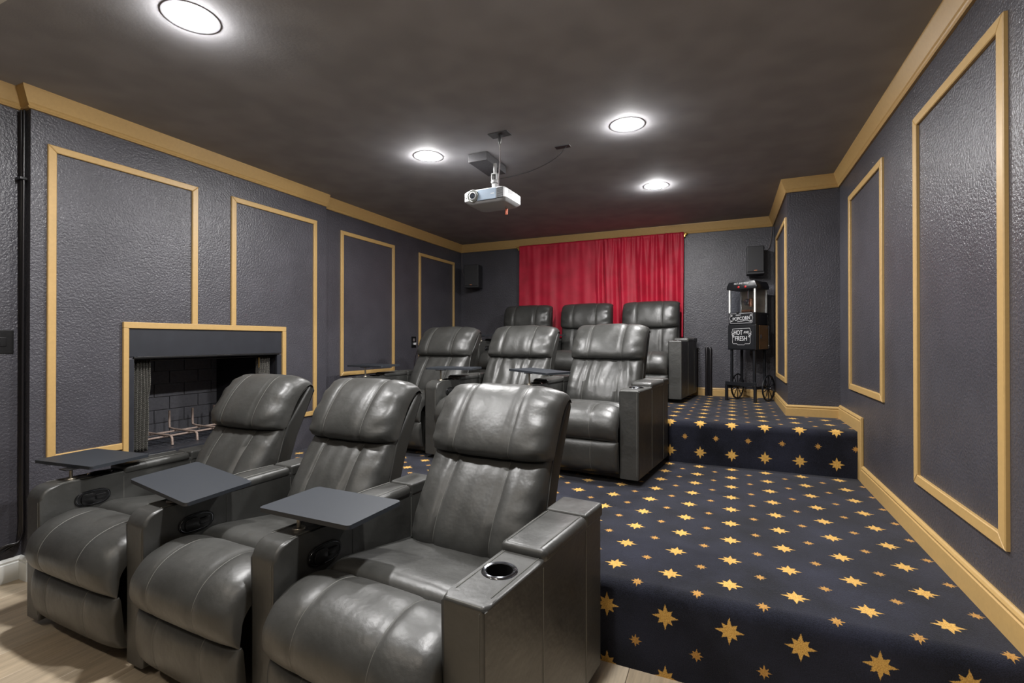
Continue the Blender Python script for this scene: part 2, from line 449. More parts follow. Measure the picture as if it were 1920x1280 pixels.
def frame(x, sgn, y0, y1, z0, z1, label, w=.036, parts='LRTB', cut=None, t=.013):
    """gold moulding frame on a wall of constant x; cut = (side, z) stops an upright higher up"""
    e = empty(trim_name(), label=label, kind=S)
    def quad(a, b, c, d):
        bm = bmesh.new()
        lo = [bm.verts.new((x, *p)) for p in (a, b, c, d)]; hi = [bm.verts.new((x + sgn * t, *p)) for p in (a, b, c, d)]
        fs = [bm.faces.new(lo), bm.faces.new(hi[::-1])]
        for i in range(4): bm.faces.new((lo[i], lo[(i + 1) % 4], hi[(i + 1) % 4], hi[i]))
        bmesh.ops.bevel(bm, geom=list(fs[1].edges), offset=.003, segments=1, affect='EDGES')
        from_bm('moulding', bm, 'gold', e)
    zl = cut.get('L', z0) if cut else z0; zr = cut.get('R', z0) if cut else z0
    ml = w if zl == z0 else 0; mr = w if zr == z0 else 0
    g = .0006
    quad((y0, z1), (y1, z1), (y1 - w, z1 - w), (y0 + w, z1 - w))
    quad((y0, zl), (y0, z1 - g), (y0 + w, z1 - w - g), (y0 + w, zl + ml))
    quad((y1 - w, zr + mr), (y1 - w, z1 - w - g), (y1, z1 - g), (y1, zr))
    b0 = cut.get('B0', y0) if cut else y0; b1 = cut.get('B1', y1) if cut else y1
    quad((b0, z0), (b0 + (w if b0 == y0 else 0), z0 + w), (b1 - (w if b1 == y1 else 0), z0 + w), (b1, z0))
    return e
frame(XL1, 1, 1.268, 2.030, .565, 2.188, 'gold panel moulding left of and above the fireplace', cut={'R': 1.292, 'B1': 1.604})
frame(XL1, 1, 2.263, 3.028, .565, 2.195, 'gold panel moulding right of and above the fireplace', cut={'L': 1.292, 'B0': 2.714})
frame(XL2, 1, 3.355, 4.130, .865, 2.190, 'gold panel moulding on the left wall past the chimney breast')
frame(XL2, 1, 4.570, 5.350, .865, 2.190, 'gold panel moulding on the left wall next to the back corner')
frame(XR, -1, 1.930, 2.712, .553, 2.180, 'large gold panel moulding on the right wall nearest the camera', w=.042)
frame(XR, -1, 3.195, 3.985, .853, 2.180, 'gold panel moulding on the right wall above the upper step', w=.040)
frame(XA, -1, 4.375, 5.190, .850, 2.165, 'narrow-looking gold panel moulding on the boxed corner')

# ================================================================== CEILING LIGHTS
def downlight(x, y, w, label, col=(1, .985, .97), grp='round ceiling downlights', lens='lens_on'):
    e = empty('ceiling_light', (x, y, CEIL), 0, label, 'light', grp)
    lathe('trim_ring', [(.055, -.0004), (.060, -.0014), (.098, -.0012)], 'lamp_trim', e, 48)
    lathe('diffuser', [(0, -.0165), (.020, -.016), (.036, -.0140), (.048, -.0105), (.055, -.006), (.0565, -.0022)], lens, e, 40)
    ld = bpy.data.lights.new('bulb', 'AREA'); ld.shape = 'DISK'; ld.size = .115; ld.energy = w; ld.color = col
    lo = bpy.data.objects.new('bulb', ld); COL.objects.link(lo); lo.parent = e; lo.location = (0, 0, -.0185)
downlight(-1.900, 1.193, LAMP_W, 'largest lit downlight, above the front row and fireplace')
downlight(-.532, 2.825, LAMP_W, 'lit downlight right of the projector, the nearer of two')
downlight(-1.860, 2.756, LAMP_W, 'lit downlight just left of the projector')
downlight(-.529, 4.035, LAMP_W, 'smallest lit downlight, nearest the red curtains')
downlight(-.532, 1.193, LAMP_W, 'lit downlight over the right end of the front row')
downlight(-1.880, -.45, FRONT_FILL_W, 'added unseen warm fill lamp in the white front ceiling, left', (1, .90, .78), 'added fill lamps in the front ceiling', 'fill_lens')  # this and the next: added out of view as soft fill from the front
downlight(-.532, -.45, FRONT_FILL_W, 'added unseen warm fill lamp in the white front ceiling, right', (1, .90, .78), 'added fill lamps in the front ceiling', 'fill_lens')

# ================================================================== RECLINERS
def cushion(name, P, Q, W, parent, seams=(), nx=46, nt=34, ex=2.6, seed=0, wr=.0, puck=.0, groove=.10, xfun=None, thread=True, gather=0.0):
    """pillow between seam line Q and crest line P (y,z profiles), width W, seam grooves at u in seams"""
    rnd = random.Random(seed); ph = rnd.random() * 6; sd = Vector((rnd.random() * 50, rnd.random() * 50, 0))
    p = spline(P, nt); q = spline(Q, nt)
    us = []
    for i in range(nx + 1):
        s_ = -1 + 2 * i / nx
        us.append(math.copysign(1 - (1 - abs(s_)) ** 1.6, s_))
    for s_ in seams:   # snap nearest column to the seam
        k = min(range(len(us)), key=lambda i: abs(us[i] - s_)); us[k] = s_
    def pos(u, i, lift=0.0):
        t = i / (nt - 1)
        b = max(0.0, 1 - abs(u) ** ex) ** (1 / ex)
        for s_ in seams: b *= 1 - groove * math.exp(-((u - s_) / .030) ** 2) - groove * .5 * math.exp(-((u - s_) / .10) ** 2)
        env = math.sin(PI * min(max(t, .0), 1.0)) ** .5
        if wr: b += wr * env * (noise.noise(Vector((u * 2.2, t * 3.0, 0)) + sd) + .5 * noise.noise(Vector((u * 5, t * 6, 3)) + sd)) * (1 - abs(u) ** 6)
        if puck:
            em = max(0.0, (abs(u) - .62) / .38); b += puck * env * math.sin(t * 42 + ph + 2.0 * noise.noise(Vector((t * 5, u * 2, 7)) + sd)) * em * (1 - em ** 4)
        if gather:
            b += gather * math.exp(-((t - 1.0) / .45) ** 2) * env * math.sin(u * 21 + 3 * noise.noise(Vector((u * 2, t * 2, 1)) + sd)) * (1 - abs(u) ** 4)
        b = max(b, 0.0)
        w = W / 2 * (1.0 if xfun is None else xfun(t))
        v = q[i].lerp(p[i], b)
        return Vector((u * w, v.x, v.y))
    verts = []; faces = []
    n = nx + 1
    for i in range(nt):
        for u in us: verts.append(pos(u, i))
    for i in range(nt):
        for u in us:
            w = W / 2 * (1.0 if xfun is None else xfun(i / (nt - 1)))
            verts.append(Vector((u * w, q[i].x, q[i].y)))
    off = nt * n
    for i in range(nt - 1):
        for j in range(nx):
            a = i * n + j
            faces.append((a, a + 1, a + n + 1, a + n))
            a += off; faces.append((a, a + n, a + n + 1, a + 1))
    bm = bmesh.new(); vv = [bm.verts.new(v) for v in verts]
    for f in faces: bm.faces.new([vv[k] for k in f])
    bmesh.ops.remove_doubles(bm, verts=bm.verts, dist=1e-5)
    o = from_bm(name, bm, 'leather', parent, 70)
    if thread and seams:
        for s_ in seams:
            pts = []
            for i in range(1, nt - 1):
                v = pos(s_, i); d = (p[i] - q[i]); d = d.normalized() if d.length > 1e-6 else Vector((0, 1, 0))
                pts.append(v + Vector((0, d.x, d.y)) * .0004)
            tube('stitching', pts, .0010, 'thread', o, 4)
    return o

D50 = math.radians(50)
def arm(parent, xc, w, side, tray=None, cup=True, sharp=False, lever=True, rw=None, x_in=1):
    """armrest: xc centre at the front; body, padded lid, rear cap, cup holder, lever plate, seam lines"""
    L = .745; zt = .578
    r = .012 if sharp else .055
    y00 = .016 if sharp else 0.0
    prof = [(y00, .035), (L, .035), (L, zt), (y00 + .02 + r, zt)]
    for k in range(1, 7):
        a = k / 6 * PI / 2; prof.append((y00 + r - r * math.sin(a), zt - r + r * math.cos(a)))
    bm = bmesh.new(); prism(bm, prof, 'x', -w / 2, w / 2, .012, 3)
    wr_ = (rw or w) / w
    def warp(o):
        for v in o.data.vertices:
            t = max(0, min(1, v.co.y / L)); k = 1 + (wr_ - 1) * t
            v.co.x = -side * w / 2 + (v.co.x + side * w / 2) * k if side else v.co.x * k
    a_ = from_bm('armrest', bm, 'leather', parent, 50); warp(a_); a_.location = (xc, 0, .007 if sharp else 0)
    # padded lid
    bm = bmesh.new(); add_box(bm, (-w / 2 - .006, .298, zt - .016), (w / 2 + .006, .602, zt + .024), .016, 4)
    for v in bm.verts:
        if v.co.z > zt: v.co.z += .012 * max(0, 1 - (2 * v.co.x / w) ** 2) * max(0, 1 - ((v.co.y - .45) / .16) ** 2)
    o = from_bm('arm_pad', bm, 'leather', a_, 60); warp(o)
    bm = bmesh.new(); add_box(bm, (-w / 2 - .003, .606, zt - .02), (w / 2 + .003, L + .006, zt + .028), .010, 3)
    o = wnorm(from_bm('rear_cap', bm, 'leather', a_, 60)); warp(o)
    # stitched edges
    for xs_ in (-w / 2 + .012, w / 2 - .012):
        o = tube('stitching', [(xs_, .06, zt + .0012), (xs_, .18, zt + .0012), (xs_, .296, zt + .0012)], .0011, 'thread', a_, 4); warp(o)
        o = tube('stitching', [(xs_, .31, zt + .0262), (xs_, .45, zt + .0292), (xs_, .59, zt + .0262)], .0011, 'thread', a_, 4); warp(o)
    for ys in (.300, .604):
        o = tube('stitching', [(side * (w / 2 + .0004) if side else w / 2, ys, z) for z in (.05, .3, .555)], .0013, 'thread', a_, 4); warp(o)
    o = tube('stitching', [(x_, y00 - .0006, z_) for x_, z_ in ((w / 2 - .014, .06), (w / 2 - .014, .3), (w / 2 - .014, zt - r - .004))], .0011, 'thread', a_, 4)
    if sharp:
        tube('stitching', [(-w / 2 + .012, y00 + .004, zt - .004), (0, y00 + .004, zt - .004), (w / 2 - .012, y00 + .004, zt - .004)], .0012, 'thread', a_, 4)
    # cup holder: a real hole in the arm
    if cup:
        cy = .185 if not tray else .235
        bm = bmesh.new(); lathe_bm(bm, [(0, zt - .075), (.036, zt - .075), (.036, zt + .03), (0, zt + .03)], 36, Matrix.Translation((0, cy, 0)))
        cut = from_bm('cutter', bm, 'plastic'); cut.location = (0, 0, 0)
        keep = a_.location.copy(); a_.location = (0, 0, 0); par = a_.parent; a_.parent = None
        md = a_.modifiers.new('cut', 'BOOLEAN'); md.object = cut; md.operation = 'DIFFERENCE'; md.solver = 'EXACT'
        bpy.context.view_layer.update()
        me = bpy.data.meshes.new_from_object(a_.evaluated_get(bpy.context.evaluated_depsgraph_get()))
        a_.modifiers.clear(); a_.data = me
        for p_ in me.polygons: p_.use_smooth = True
        me.set_sharp_from_angle(angle=D50); wn = a_.modifiers.new('wn', 'WEIGHTED_NORMAL'); wn.keep_sharp = True; wn.weight = 100
        a_.location = keep; a_.parent = par
        bpy.data.objects.remove(cut, do_unlink=True)
        cy = .185 if not tray else .235
        T = Matrix.Translation((0, cy, zt))
        lathe('cup_holder_rim', [(.036, .0005), (.037, .0035), (.042, .0055), (.047, .003), (.0485, .0002)], 'dark_chrome', a_, 36, T)
        lathe('cup_holder_well', [(.0362, .003), (.0352, .002), (.0345, -.070), (0, -.072)], 'well', a_, 36, T)
    if lever:
        s_ = x_in; xf = s_ * (w / 2)
        def plate(a, b, yc, zc, th, nm, mat, n=28, x0=0.0):
            pts = []
            for k in range(n):
                t = 2 * PI * k / n; c_, q_ = math.cos(t), math.sin(t)
                pts.append((yc + math.copysign(abs(c_) ** .7, c_) * a, zc + math.copysign(abs(q_) ** .8, q_) * b))
            bm = bmesh.new(); prism(bm, pts, 'x', xf + s_ * x0, xf + s_ * (x0 + th), .0015, 2)
            return from_bm(nm, bm, mat, a_, 40)
        plate(.066, .034, .180, .492, .005, 'lever_plate', 'plastic')
        plate(.028, .024, .162, .490, .010, 'lever_knob', 'plastic', x0=.003)
        bm = bmesh.new(); add_box(bm, (xf + s_ * .003 if s_ > 0 else xf - .013, .180, .480), (xf + .013 if s_ > 0 else xf - .003, .226, .503), .003, 2)
        from_bm('lever_handle', bm, 'plastic', a_, 40)
        tube('lever_plate_edge', [(xf + s_ * .0052, .180 + .060 * math.copysign(abs(math.cos(t)) ** .7, math.cos(t)), .492 + .029 * math.copysign(abs(math.sin(t)) ** .8, math.sin(t))) for t in [2 * PI * k / 28 for k in range(28)]], .0011, 'dark_chrome', a_, 5, True)
    return a_

HQ_BASE = (.55, .38)
def rot_prof(pts, th, sc):
    c, s = math.cos(th), math.sin(th); out = []
    for y, z in pts:
        dy, dz = y - HQ_BASE[0], z - HQ_BASE[1]
        out.append((HQ_BASE[0] + sc * (dy * c - dz * s), HQ_BASE[1] + sc * (dy * s + dz * c)))
    return out

def recliner(loc, rz, W, label, seed, group, upright=False, right_arm=False, tray=None, arm_w=.112, wb=.93):
    e = empty('recliner', loc, rz, label, 'recliner', group)
    th, sc = (math.radians(22), .90) if upright else (0, 1.02 if loc[2] > .1 else 1)
    rp = lambda p: rot_prof(p, th, sc)
    box('base', (-W / 2 + .004, .06, .03), (W / 2 - .004, .70, .34), 'shell', e, .01)
    SM = (-.46, .46)
    WB = W * wb   # the back is a little narrower than the seat
    cushion('seat', [(.185, .40), (.176, .445), (.195, .474), (.24, .482), (.36, .462), (.48, .442), (.58, .425), (.62, .40)],
            [(.185, .395), (.20, .40), (.22, .40), (.26, .395), (.36, .385), (.48, .37), (.58, .365), (.62, .36)], W - .006, e, (), seed=seed, ex=4.5, wr=.02)
    cushion('footrest', [(.172, .44), (.165, .465), (.10, .487), (.03, .478), (-.03, .447), (-.066, .395), (-.072, .34), (-.052, .292), (-.012, .262)],
            [(.172, .43), (.15, .415), (.10, .40), (.05, .39), (.02, .37), (.0, .34), (-.005, .31), (-.008, .285), (-.012, .262)], W + .000, e, SM, seed=seed + 1, ex=3.8, wr=.03, puck=.02, groove=.06)
    cushion('front_panel', [(-.004, .268), (-.030, .262), (-.046, .225), (-.048, .165), (-.036, .11), (-.006, .072), (.03, .066)],
            [(-.004, .262), (.0, .25), (.004, .21), (.008, .165), (.012, .12), (.02, .085), (.03, .066)], W + .004, e, SM, seed=seed + 2, ex=4.2, wr=.03, groove=.05)
    cushion('backrest', rp([(.585, .36), (.520, .40), (.500, .46), (.525, .53), (.565, .60), (.612, .67), (.655, .72), (.69, .752)]),
            rp([(.605, .36), (.62, .41), (.64, .46), (.665, .52), (.69, .58), (.715, .64), (.735, .69), (.75, .74)]), WB - .012, e, SM, seed=seed + 3, ex=4.0, wr=.05, puck=.03, groove=.08,
            gather=.12 if seed in (50, 60) else .03)
    cushion('headrest', rp([(.72, .738), (.658, .742), (.632, .772), (.645, .828), (.688, .900), (.742, .962), (.80, 1.000), (.856, 1.004), (.895, .982), (.915, .935)]),
            rp([(.73, .742), (.745, .755), (.757, .780), (.775, .815), (.80, .86), (.825, .90), (.85, .928), (.878, .946), (.90, .950), (.915, .935)]),
            WB + .006, e, SM, seed=seed + 4, ex=3.4, wr=.06, puck=.075, groove=.07)
    # back shell behind the cushions (wing visible at the sides)
    bm = bmesh.new(); pr = rp([(.60, .34), (.755, .755), (.90, .955), (.925, .945), (.935, .915), (.80, .70), (.70, .34)])
    prism(bm, pr, 'x', -WB / 2 + .004, WB / 2 - .004, .014, 3); from_bm('back_shell', bm, 'shell', e, 40)
    pip = rp([(.635, .40), (.70, .57), (.753, .735), (.80, .84), (.845, .905), (.885, .938)])
    for s_ in (-1, 1):
        tube('piping', [(s_ * (WB / 2 - .006), p.x - .006, p.y) for p in spline(pip, 24)], .0035, 'leather', e, 6)
    al = arm(e, -W / 2 - arm_w / 2 - .001, arm_w, 0, tray=tray, x_in=1)
    if right_arm: arm(e, W / 2 + .062, .122, 1, sharp=True, lever=False, rw=.148)
    if tray:
        dx, dy, z, ry_, rx_, tz = tray
        # relative to the arm centre
        t = empty('tray_table', (-W / 2 - arm_w / 2 + dx, dy, z)); t.parent = e
        bpy.data.objects.remove(t, do_unlink=True)
        bm = bmesh.new(); Lx, Ly, R = .385, .25, .014; pts = []
        for cx_, cy_, a0 in ((Lx / 2 - R, Ly / 2 - R, 0), (-Lx / 2 + R, Ly / 2 - R, PI / 2), (-Lx / 2 + R, -Ly / 2 + R, PI), (Lx / 2 - R, -Ly / 2 + R, 1.5 * PI)):
            for k in range(6):
                a = a0 + k / 5 * PI / 2; pts.append((cx_ + R * math.cos(a), cy_ + R * math.sin(a)))
        prism(bm, pts, 'z', -.014, 0, .0015, 2)
        tb = wnorm(from_bm('tray_table', bm, 'tray', e, 40))
        tb.location = (-W / 2 - arm_w / 2 + dx, dy, z); tb.rotation_euler = (rx_, ry_, tz)
        px, py = -W / 2 - arm_w / 2, .125
        lathe('tray_post_base', [(0, .006), (.019, .006), (.021, .003), (.021, -.002)], 'steel', e, 24, Matrix.Translation((px, py, .579)))
        tube('tray_post', [(px, py, .58), (px, py, z - .014)], .0065, 'steel', e, 10)
        box('tray_bracket', (px - .03, py - .03, z - .019), (px + .03, py + .03, z - .0135), 'plastic', e, .002)
    return e

D = math.radians
G1, G2, G3 = 'front row recliners', 'middle row recliners', 'back row recliners'
# front row
recliner((-2.285, 1.012, 0), D(-.5), .582, 'front row leather recliner nearest the fireplace', 10, G1, tray=(-.085, .245, .642, 0, 0, D(6.5)), wb=.845)
recliner((-1.600, 1.005, 0), D(-2), .535, 'front row leather recliner in the middle, tray tilted', 20, G1, tray=(0, .195, .640, D(5), D(3), D(-2)), wb=.90)
recliner((-.922, .985, 0), D(-5), .60, 'front row leather recliner nearest the camera, wide arm with cup holder', 30, G1, right_arm=True, tray=(.05, .212, .642, 0, 0, D(4.5)), wb=.885)
# middle row
recliner((-2.455, 3.09, T1), D(-4), .645, 'middle row leather recliner beside the wall outlet', 40, G2, tray=(-.035, .26, .674, 0, D(1), D(4)), wb=.90)
recliner((-1.668, 3.03, T1), D(-4), .63, 'middle row leather recliner in the centre, creased lumbar', 50, G2, tray=(.03, .26, .674, 0, 0, D(14)))
recliner((-.918, 2.975, T1), D(-5), .615, 'middle row leather recliner beside the upper carpet step', 60, G2, right_arm=True, tray=(.03, .22, .674, D(2), 0, D(-18)))
# back row
recliner((-2.225, 4.732, T2), D(-4), .605, 'back row leather recliner before the left curtain edge', 70, G3, True, tray=(0, .22, .65, 0, 0, D(4)), wb=.985)
recliner((-1.503, 4.722, T2), D(-4), .566, 'back row leather recliner where the red curtains meet', 80, G3, True, tray=(0, .22, .65, 0, 0, 0), wb=1.03)
recliner((-.808, 4.705, T2), D(-5), .595, 'back row leather recliner beside the popcorn cart aisle', 90, G3, True, right_arm=True, tray=(0, .22, .65, 0, 0, 0), wb=.985)

# ================================================================== FIREPLACE
fp = empty('fireplace', (XL1, (FY0 + FY1) / 2, FZ0), 0, 'black built-in fireplace framed in gold on the left wall', 'fireplace')
def fbox(name, lo, hi, mat, parent=fp, bevel=0):   # lo/hi: depth from wall face (neg = into the wall), world y, world z
    o = box(name, (lo[0], lo[1] - (FY0 + FY1) / 2, lo[2] - FZ0), (hi[0], hi[1] - (FY0 + FY1) / 2, hi[2] - FZ0), mat, parent, bevel); return o
fbox('frame_top', (.0, 1.604, 1.258), (.018, 2.714, 1.294), 'gold', bevel=.003)
fbox('frame_side', (.0, 1.604, .40), (.018, 1.632, 1.2575), 'gold', bevel=.003)
fbox('frame_side', (.0, 2.680, .40), (.018, 2.714, 1.2575), 'gold', bevel=.003)
fbox('frame_bottom', (.0, 1.6325, .40), (.018, 2.6795, .436), 'gold', bevel=.003)
fbox('hood_panel', (-.012, FY0 - .027, 1.092), (.006, FY1 + .020, 1.2575), 'hood', bevel=.002)
fbox('hood_lip', (-.06, FY0, 1.079), (.010, FY1, 1.0915), 'plastic', bevel=.002)
fbox('side_panel', (-.012, FY0 - .027, .4365), (.006, FY0 + .004, 1.0785), 'hood', bevel=.002)
fbox('side_panel', (-.012, FY1 - .020, .4365), (.006, FY1 + .020, 1.0785), 'hood', bevel=.002)
fbox('bottom_panel', (-.012, FY0 + .0045, .4365), (.006, FY1 - .0205, .515), 'hood', bevel=.002)
DB = -.52
fbox('firebox_back', (DB - .05, FY0, FZ0), (DB - .012, FY1, FZ1), 'mortar')
fbox('firebox_top', (DB, FY0, 1.24), (-.02, FY1, 1.255), 'black_trim')
fbox('firebox_floor', (DB, FY0, FZ0), (-.02, FY1, FZ0 + .012), 'hood')
for s_, yy in ((1, FY0), (-1, FY1)):
    bm = bmesh.new(); y0 = yy - (FY0 + FY1) / 2
    prism(bm, [(-.02, y0), (DB, y0 + s_ * .14), (DB, y0), (-.02, y0 - s_ * .001)], 'z', .012, .74); from_bm('firebox_side', bm, 'black_trim', fp)
# bricks on the back panel
BW, BH = .205, .088
for r_ in range(7):
    z0 = FZ0 + .012 + r_ * (BH + .004)
    if z0 + BH > 1.21: break
    y = FY0 + .10 - (BW / 2 if r_ % 2 else 0)
    while y < FY1 - .10:
        a, b = max(y, FY0 + .10), min(y + BW, FY1 - .10)
        if b - a > .03: fbox('brick', (DB - .012, a + .002, z0), (DB - .002, b - .002, z0 + BH), 'firebrick', bevel=.002)
        y += BW
# wire mesh curtains
def wire_curtain(y0, y1, ph):
    n = 70; verts = []; faces = []
    zs = [.52 + i / 24 * .550 for i in range(25)]
    for z in zs:
        for i in range(n + 1):
            t = i / n; k = 1 + .05 * math.sin(z * 9 + t * 5)
            verts.append((-.062 + .020 * math.sin(t * 2 * PI * 6 * k + ph), y0 + (y1 - y0) * t - (FY0 + FY1) / 2, z - FZ0))
    for r_ in range(24):
        for i in range(n):
            a = r_ * (n + 1) + i; faces.append((a, a + 1, a + n + 2, a + n + 1))
    me = bpy.data.meshes.new('mesh_screen'); me.from_pydata(verts, [], faces)
    o = link('mesh_screen', me, 'wire_mesh', fp, 180); m = o.modifiers.new('s', 'SOLIDIFY'); m.thickness = .002; return o
wire_curtain(FY0 + .006, FY0 + .118, 0); wire_curtain(FY1 - .145, FY1 - .045, 1.3)
c0 = (FY0 + FY1) / 2
tube('screen_rod', [(-.055, FY0 + .005 - c0, 1.066 - FZ0), (-.055, FY1 - .02 - c0, 1.066 - FZ0)], .005, 'plastic', fp)
tube('pull_chain', [(-.03, FY1 - .150 - c0, 1.06 - FZ0), (-.03, FY1 - .150 - c0, .985 - FZ0)], .004, 'brass', fp)
# log grate (lifts out: its own thing)
gr = empty('log_grate', (XL1 - .27, c0 - .06, FZ0 + .012), 0, 'heat-worn iron log grate inside the firebox', 'grate')
for k in range(5):
    yy = -.32 + k * .16
    tube('grate_bar', [Vector(p) for p in [(.17, yy, .004), (.165, yy, .05), (.15, yy, .062), (.05, yy, .060), (-.08, yy, .060), (-.13, yy, .066), (-.135, yy, .09), (-.135, yy, .185)]], .0075, 'grate', gr)
for xx in (.08, -.07): tube('grate_crossbar', [(xx, -.36, .048), (xx, .36, .048)], .007, 'grate', gr)
for xx, yy in ((-.07, -.30), (-.07, .30)): tube('leg', [(xx, yy, .048), (xx, yy, .0)], .007, 'grate', gr)
for k in range(9): tube('hearth_wire', [(-.15 + k * .04, -.38, .004), (-.15 + k * .04, .38, .004)], .0012, 'hood', gr, 4)
for k in range(14): tube('hearth_wire', [(-.16, -.36 + k * .055, .0065), (.18, -.36 + k * .055, .0065)], .0012, 'hood', gr, 4)

# ================================================================== CURTAINS
rod = empty('curtain_rod', (-1.395, YB - .038, 2.335), 0, 'thin brass curtain rod along the back wall', 'rod')
tube('rod', [(-.985, 0, 0), (.985, 0, 0)], .0075, 'brass', rod, 12)
for xx in (-.985, .985): lathe('finial', [(0, -.016), (.011, -.012), (.014, 0), (.011, .012), (0, .016)], 'brass', rod, 14, Matrix.Translation((xx, 0, 0)))
for xx in (-.972, .008, .972):
    bm = bmesh.new(); add_box(bm, (xx - .008, -.010, -.035), (xx + .008, .0378, .012), .002); from_bm('bracket', bm, 'brass', rod, 40)
def drape(x0, x1, seed, pleats, amp, label):
    rnd = random.Random(seed); nx, nz = 200, 60; verts = []; faces = []
    ph = [rnd.random() * 6 for _ in range(6)]
    W = x1 - x0; ztop, zbot = 2.355, 1.220
    for i in range(nz + 1):
        s_ = i / nz; z = ztop + (zbot - ztop) * s_
        for j in range(nx + 1):
            t = j / nx
            ph_t = t + .012 * math.sin(s_ * 3 + ph[0]) + .02 * math.sin(t * 9 + ph[1])
            gath = amp * (.30 + .70 * min(1, s_ * 2.2))
            d = gath * (math.sin(2 * PI * pleats * ph_t + ph[2]) + .55 * math.sin(2 * PI * pleats * 1.73 * ph_t + ph[3] + 1.2 * s_)) + amp * .35 * math.sin(2 * PI * pleats * 3.1 * t + ph[4]) * max(0, 1 - s_ * 3)
            d += .012 * noise.noise(Vector((t * 4 + seed, s_ * 4, 0)))
            env = min(1, t * 12, (1 - t) * 12) * .8 + .2
            top = math.exp(-((z - 2.335) / .012) ** 2) * .006
            sw = .012 * math.sin(s_ * 2.2 + ph[5]) * (t - .5)
            verts.append((x0 + W * t + sw, YB - .050 - max(-.030 * min(1, max(0, s_ - .02) * 12), min(.042, d * env)) - top, z))
    for i in range(nz):
        for j in range(nx):
            a = i * (nx + 1) + j; faces.append((a, a + 1, a + nx + 2, a + nx + 1))
    me = bpy.data.meshes.new('curtain'); me.from_pydata(verts, [], faces)
    o = link('curtain', me, 'velvet', None, 180); m = o.modifiers.new('s', 'SOLIDIFY'); m.thickness = .003; m.offset = 1
    return tag(o, label, 'curtain', 'red curtains on the back wall')
drape(-2.352, -1.400, 3, 4.5, .0050, 'smoother red curtain on the left, nearly flat')
drape(-1.398, -.437, 8, 6.0, .023, 'more deeply pleated red curtain on the right')

# ================================================================== SPEAKERS
def speaker(loc, rz, w, d, h, label):
    e = empty('speaker', loc, rz, label, 'speaker', 'wall speakers on the back wall')
    box('cabinet', (-w / 2, -d, 0), (w / 2, 0, h), 'speaker', e, .004)
    box('grille', (-w / 2 + .006, -d - .012, .022), (w / 2 - .006, -d - .0005, h - .006), 'speaker', e, .004)
    box('badge', (-.014, -d - .0135, .030), (.014, -d - .0122, .037), 'copper', e)
    box('wall_mount', (-.03, 0, h * .3), (.03, .0495, h * .7), 'plastic', e, .003)
    return e
speaker((.250, YB - .05, 1.845), 0, .155, .16, .275, 'black bookshelf speaker above the popcorn cart')
speaker((-2.975, YB - .05, 1.855), D(10), .19, .16, .29, 'black bookshelf speaker high in the left back corner')
tag(tube('speaker_cable', [Vector(p) for p in [(.315, YB - .03, 2.04), (.345, YB - .02, 2.08), (.385, YB - .012, 2.13), (.40, YB - .010, 2.20), (.41, YB - .008, 2.335)]], .0035, 'grey_cable'), 'thin cable rising from the speaker above the popcorn cart', 'cable')
tag(tube('speaker_cable', [tuple(p) for p in spline([(XL2 + .02, YB - .012, 2.335), (XL2 + .02, YB - .012, 2.2), (XL2 + .035, YB - .02, 2.1), (XL2 + .08, YB - .035, 1.99), (XL2 + .125, YB - .04, 1.93)], 24)], .0035, 'grey_cable'), 'thin cable hanging in the left back corner', 'cable')

# ================================================================== PROJECTOR
PXc, PYf, PZ0, PZ1, PW = -1.452, 2.80, 2.092, 2.190, .312
pj = empty('projector', (PXc, PYf + .125, PZ0), D(-2), 'white ceiling-mounted projector with silver-blue face and vent', 'projector')
PD = .25; hh = PZ1 - PZ0
bm = bmesh.new()
pts = []
def rr(w, d, R, y0):
    out = []
    for cx_, cy_, a0 in ((w / 2 - R, d / 2 - R, 0), (-w / 2 + R, d / 2 - R, PI / 2), (-w / 2 + R, -d / 2 + R, PI), (w / 2 - R, -d / 2 + R, 1.5 * PI)):
        for k in range(6):
            a = a0 + k / 5 * PI / 2; out.append((cx_ + R * math.cos(a), cy_ + R * math.sin(a) + y0))
    return out
rings = []
for z, w, d, R in ((0, PW - .07, PD - .05, .03), (.006, PW - .035, PD - .025, .035), (.022, PW, PD, .024), (.078, PW, PD, .024), (.092, PW - .03, PD - .02, .035), (hh, PW - .07, PD - .05, .03)):
    rings.append([bm.verts.new((x_, y_, z)) for x_, y_ in rr(w, d, R, 0)])
n = len(rings[0])
for A, B in zip(rings, rings[1:]):
    for k in range(n): bm.faces.new((A[k], A[(k + 1) % n], B[(k + 1) % n], B[k]))
bm.faces.new(rings[0][::-1]); bm.faces.new(rings[-1])
body = from_bm('body', bm, 'white_plastic', pj, 35)
yf = -PD / 2
box('faceplate', (-.050, yf - .003, .014), (.092, yf + .01, .086), 'silver_face', pj, .004)
box('logo', (.052, yf - .0036, .047), (.078, yf - .0029, .053), 'print', pj)
# lens in a round recess
TL = Matrix.Translation((-.082, yf - .003, .050)) @ Matrix.Rotation(PI / 2, 4, 'X')
lathe('lens_surround', [(.041, -.004), (.041, .003), (.038, .0045), (.034, .0035), (.027, .0005)], 'lens_recess', pj, 36, TL)
lathe('lens_barrel', [(.0285, .0008), (.0275, .006), (.0245, .0085), (.021, .0085), (.019, .004)], 'white_plastic', pj, 36, TL)
lathe('lens_glass', [(.0195, .004), (.014, .0062), (.007, .0075), (0, .008)], 'lens_glass', pj, 24, TL)
lathe('sensor_eye', [(.005, -.002), (.005, .002), (0, .003)], 'plastic', pj, 14, Matrix.Translation((-.134, yf + .002, .042)) @ Matrix.Rotation(PI / 2, 4, 'X'))
box('vent_recess', (.094, yf - .002, .016), (.142, yf + .01, .086), 'plastic', pj, .006)
for k in range(9): box('vent_slat', (.097, yf - .004, .019 + k * .0073), (.139, yf - .0015, .0215 + k * .0073), 'vent_slat', pj)
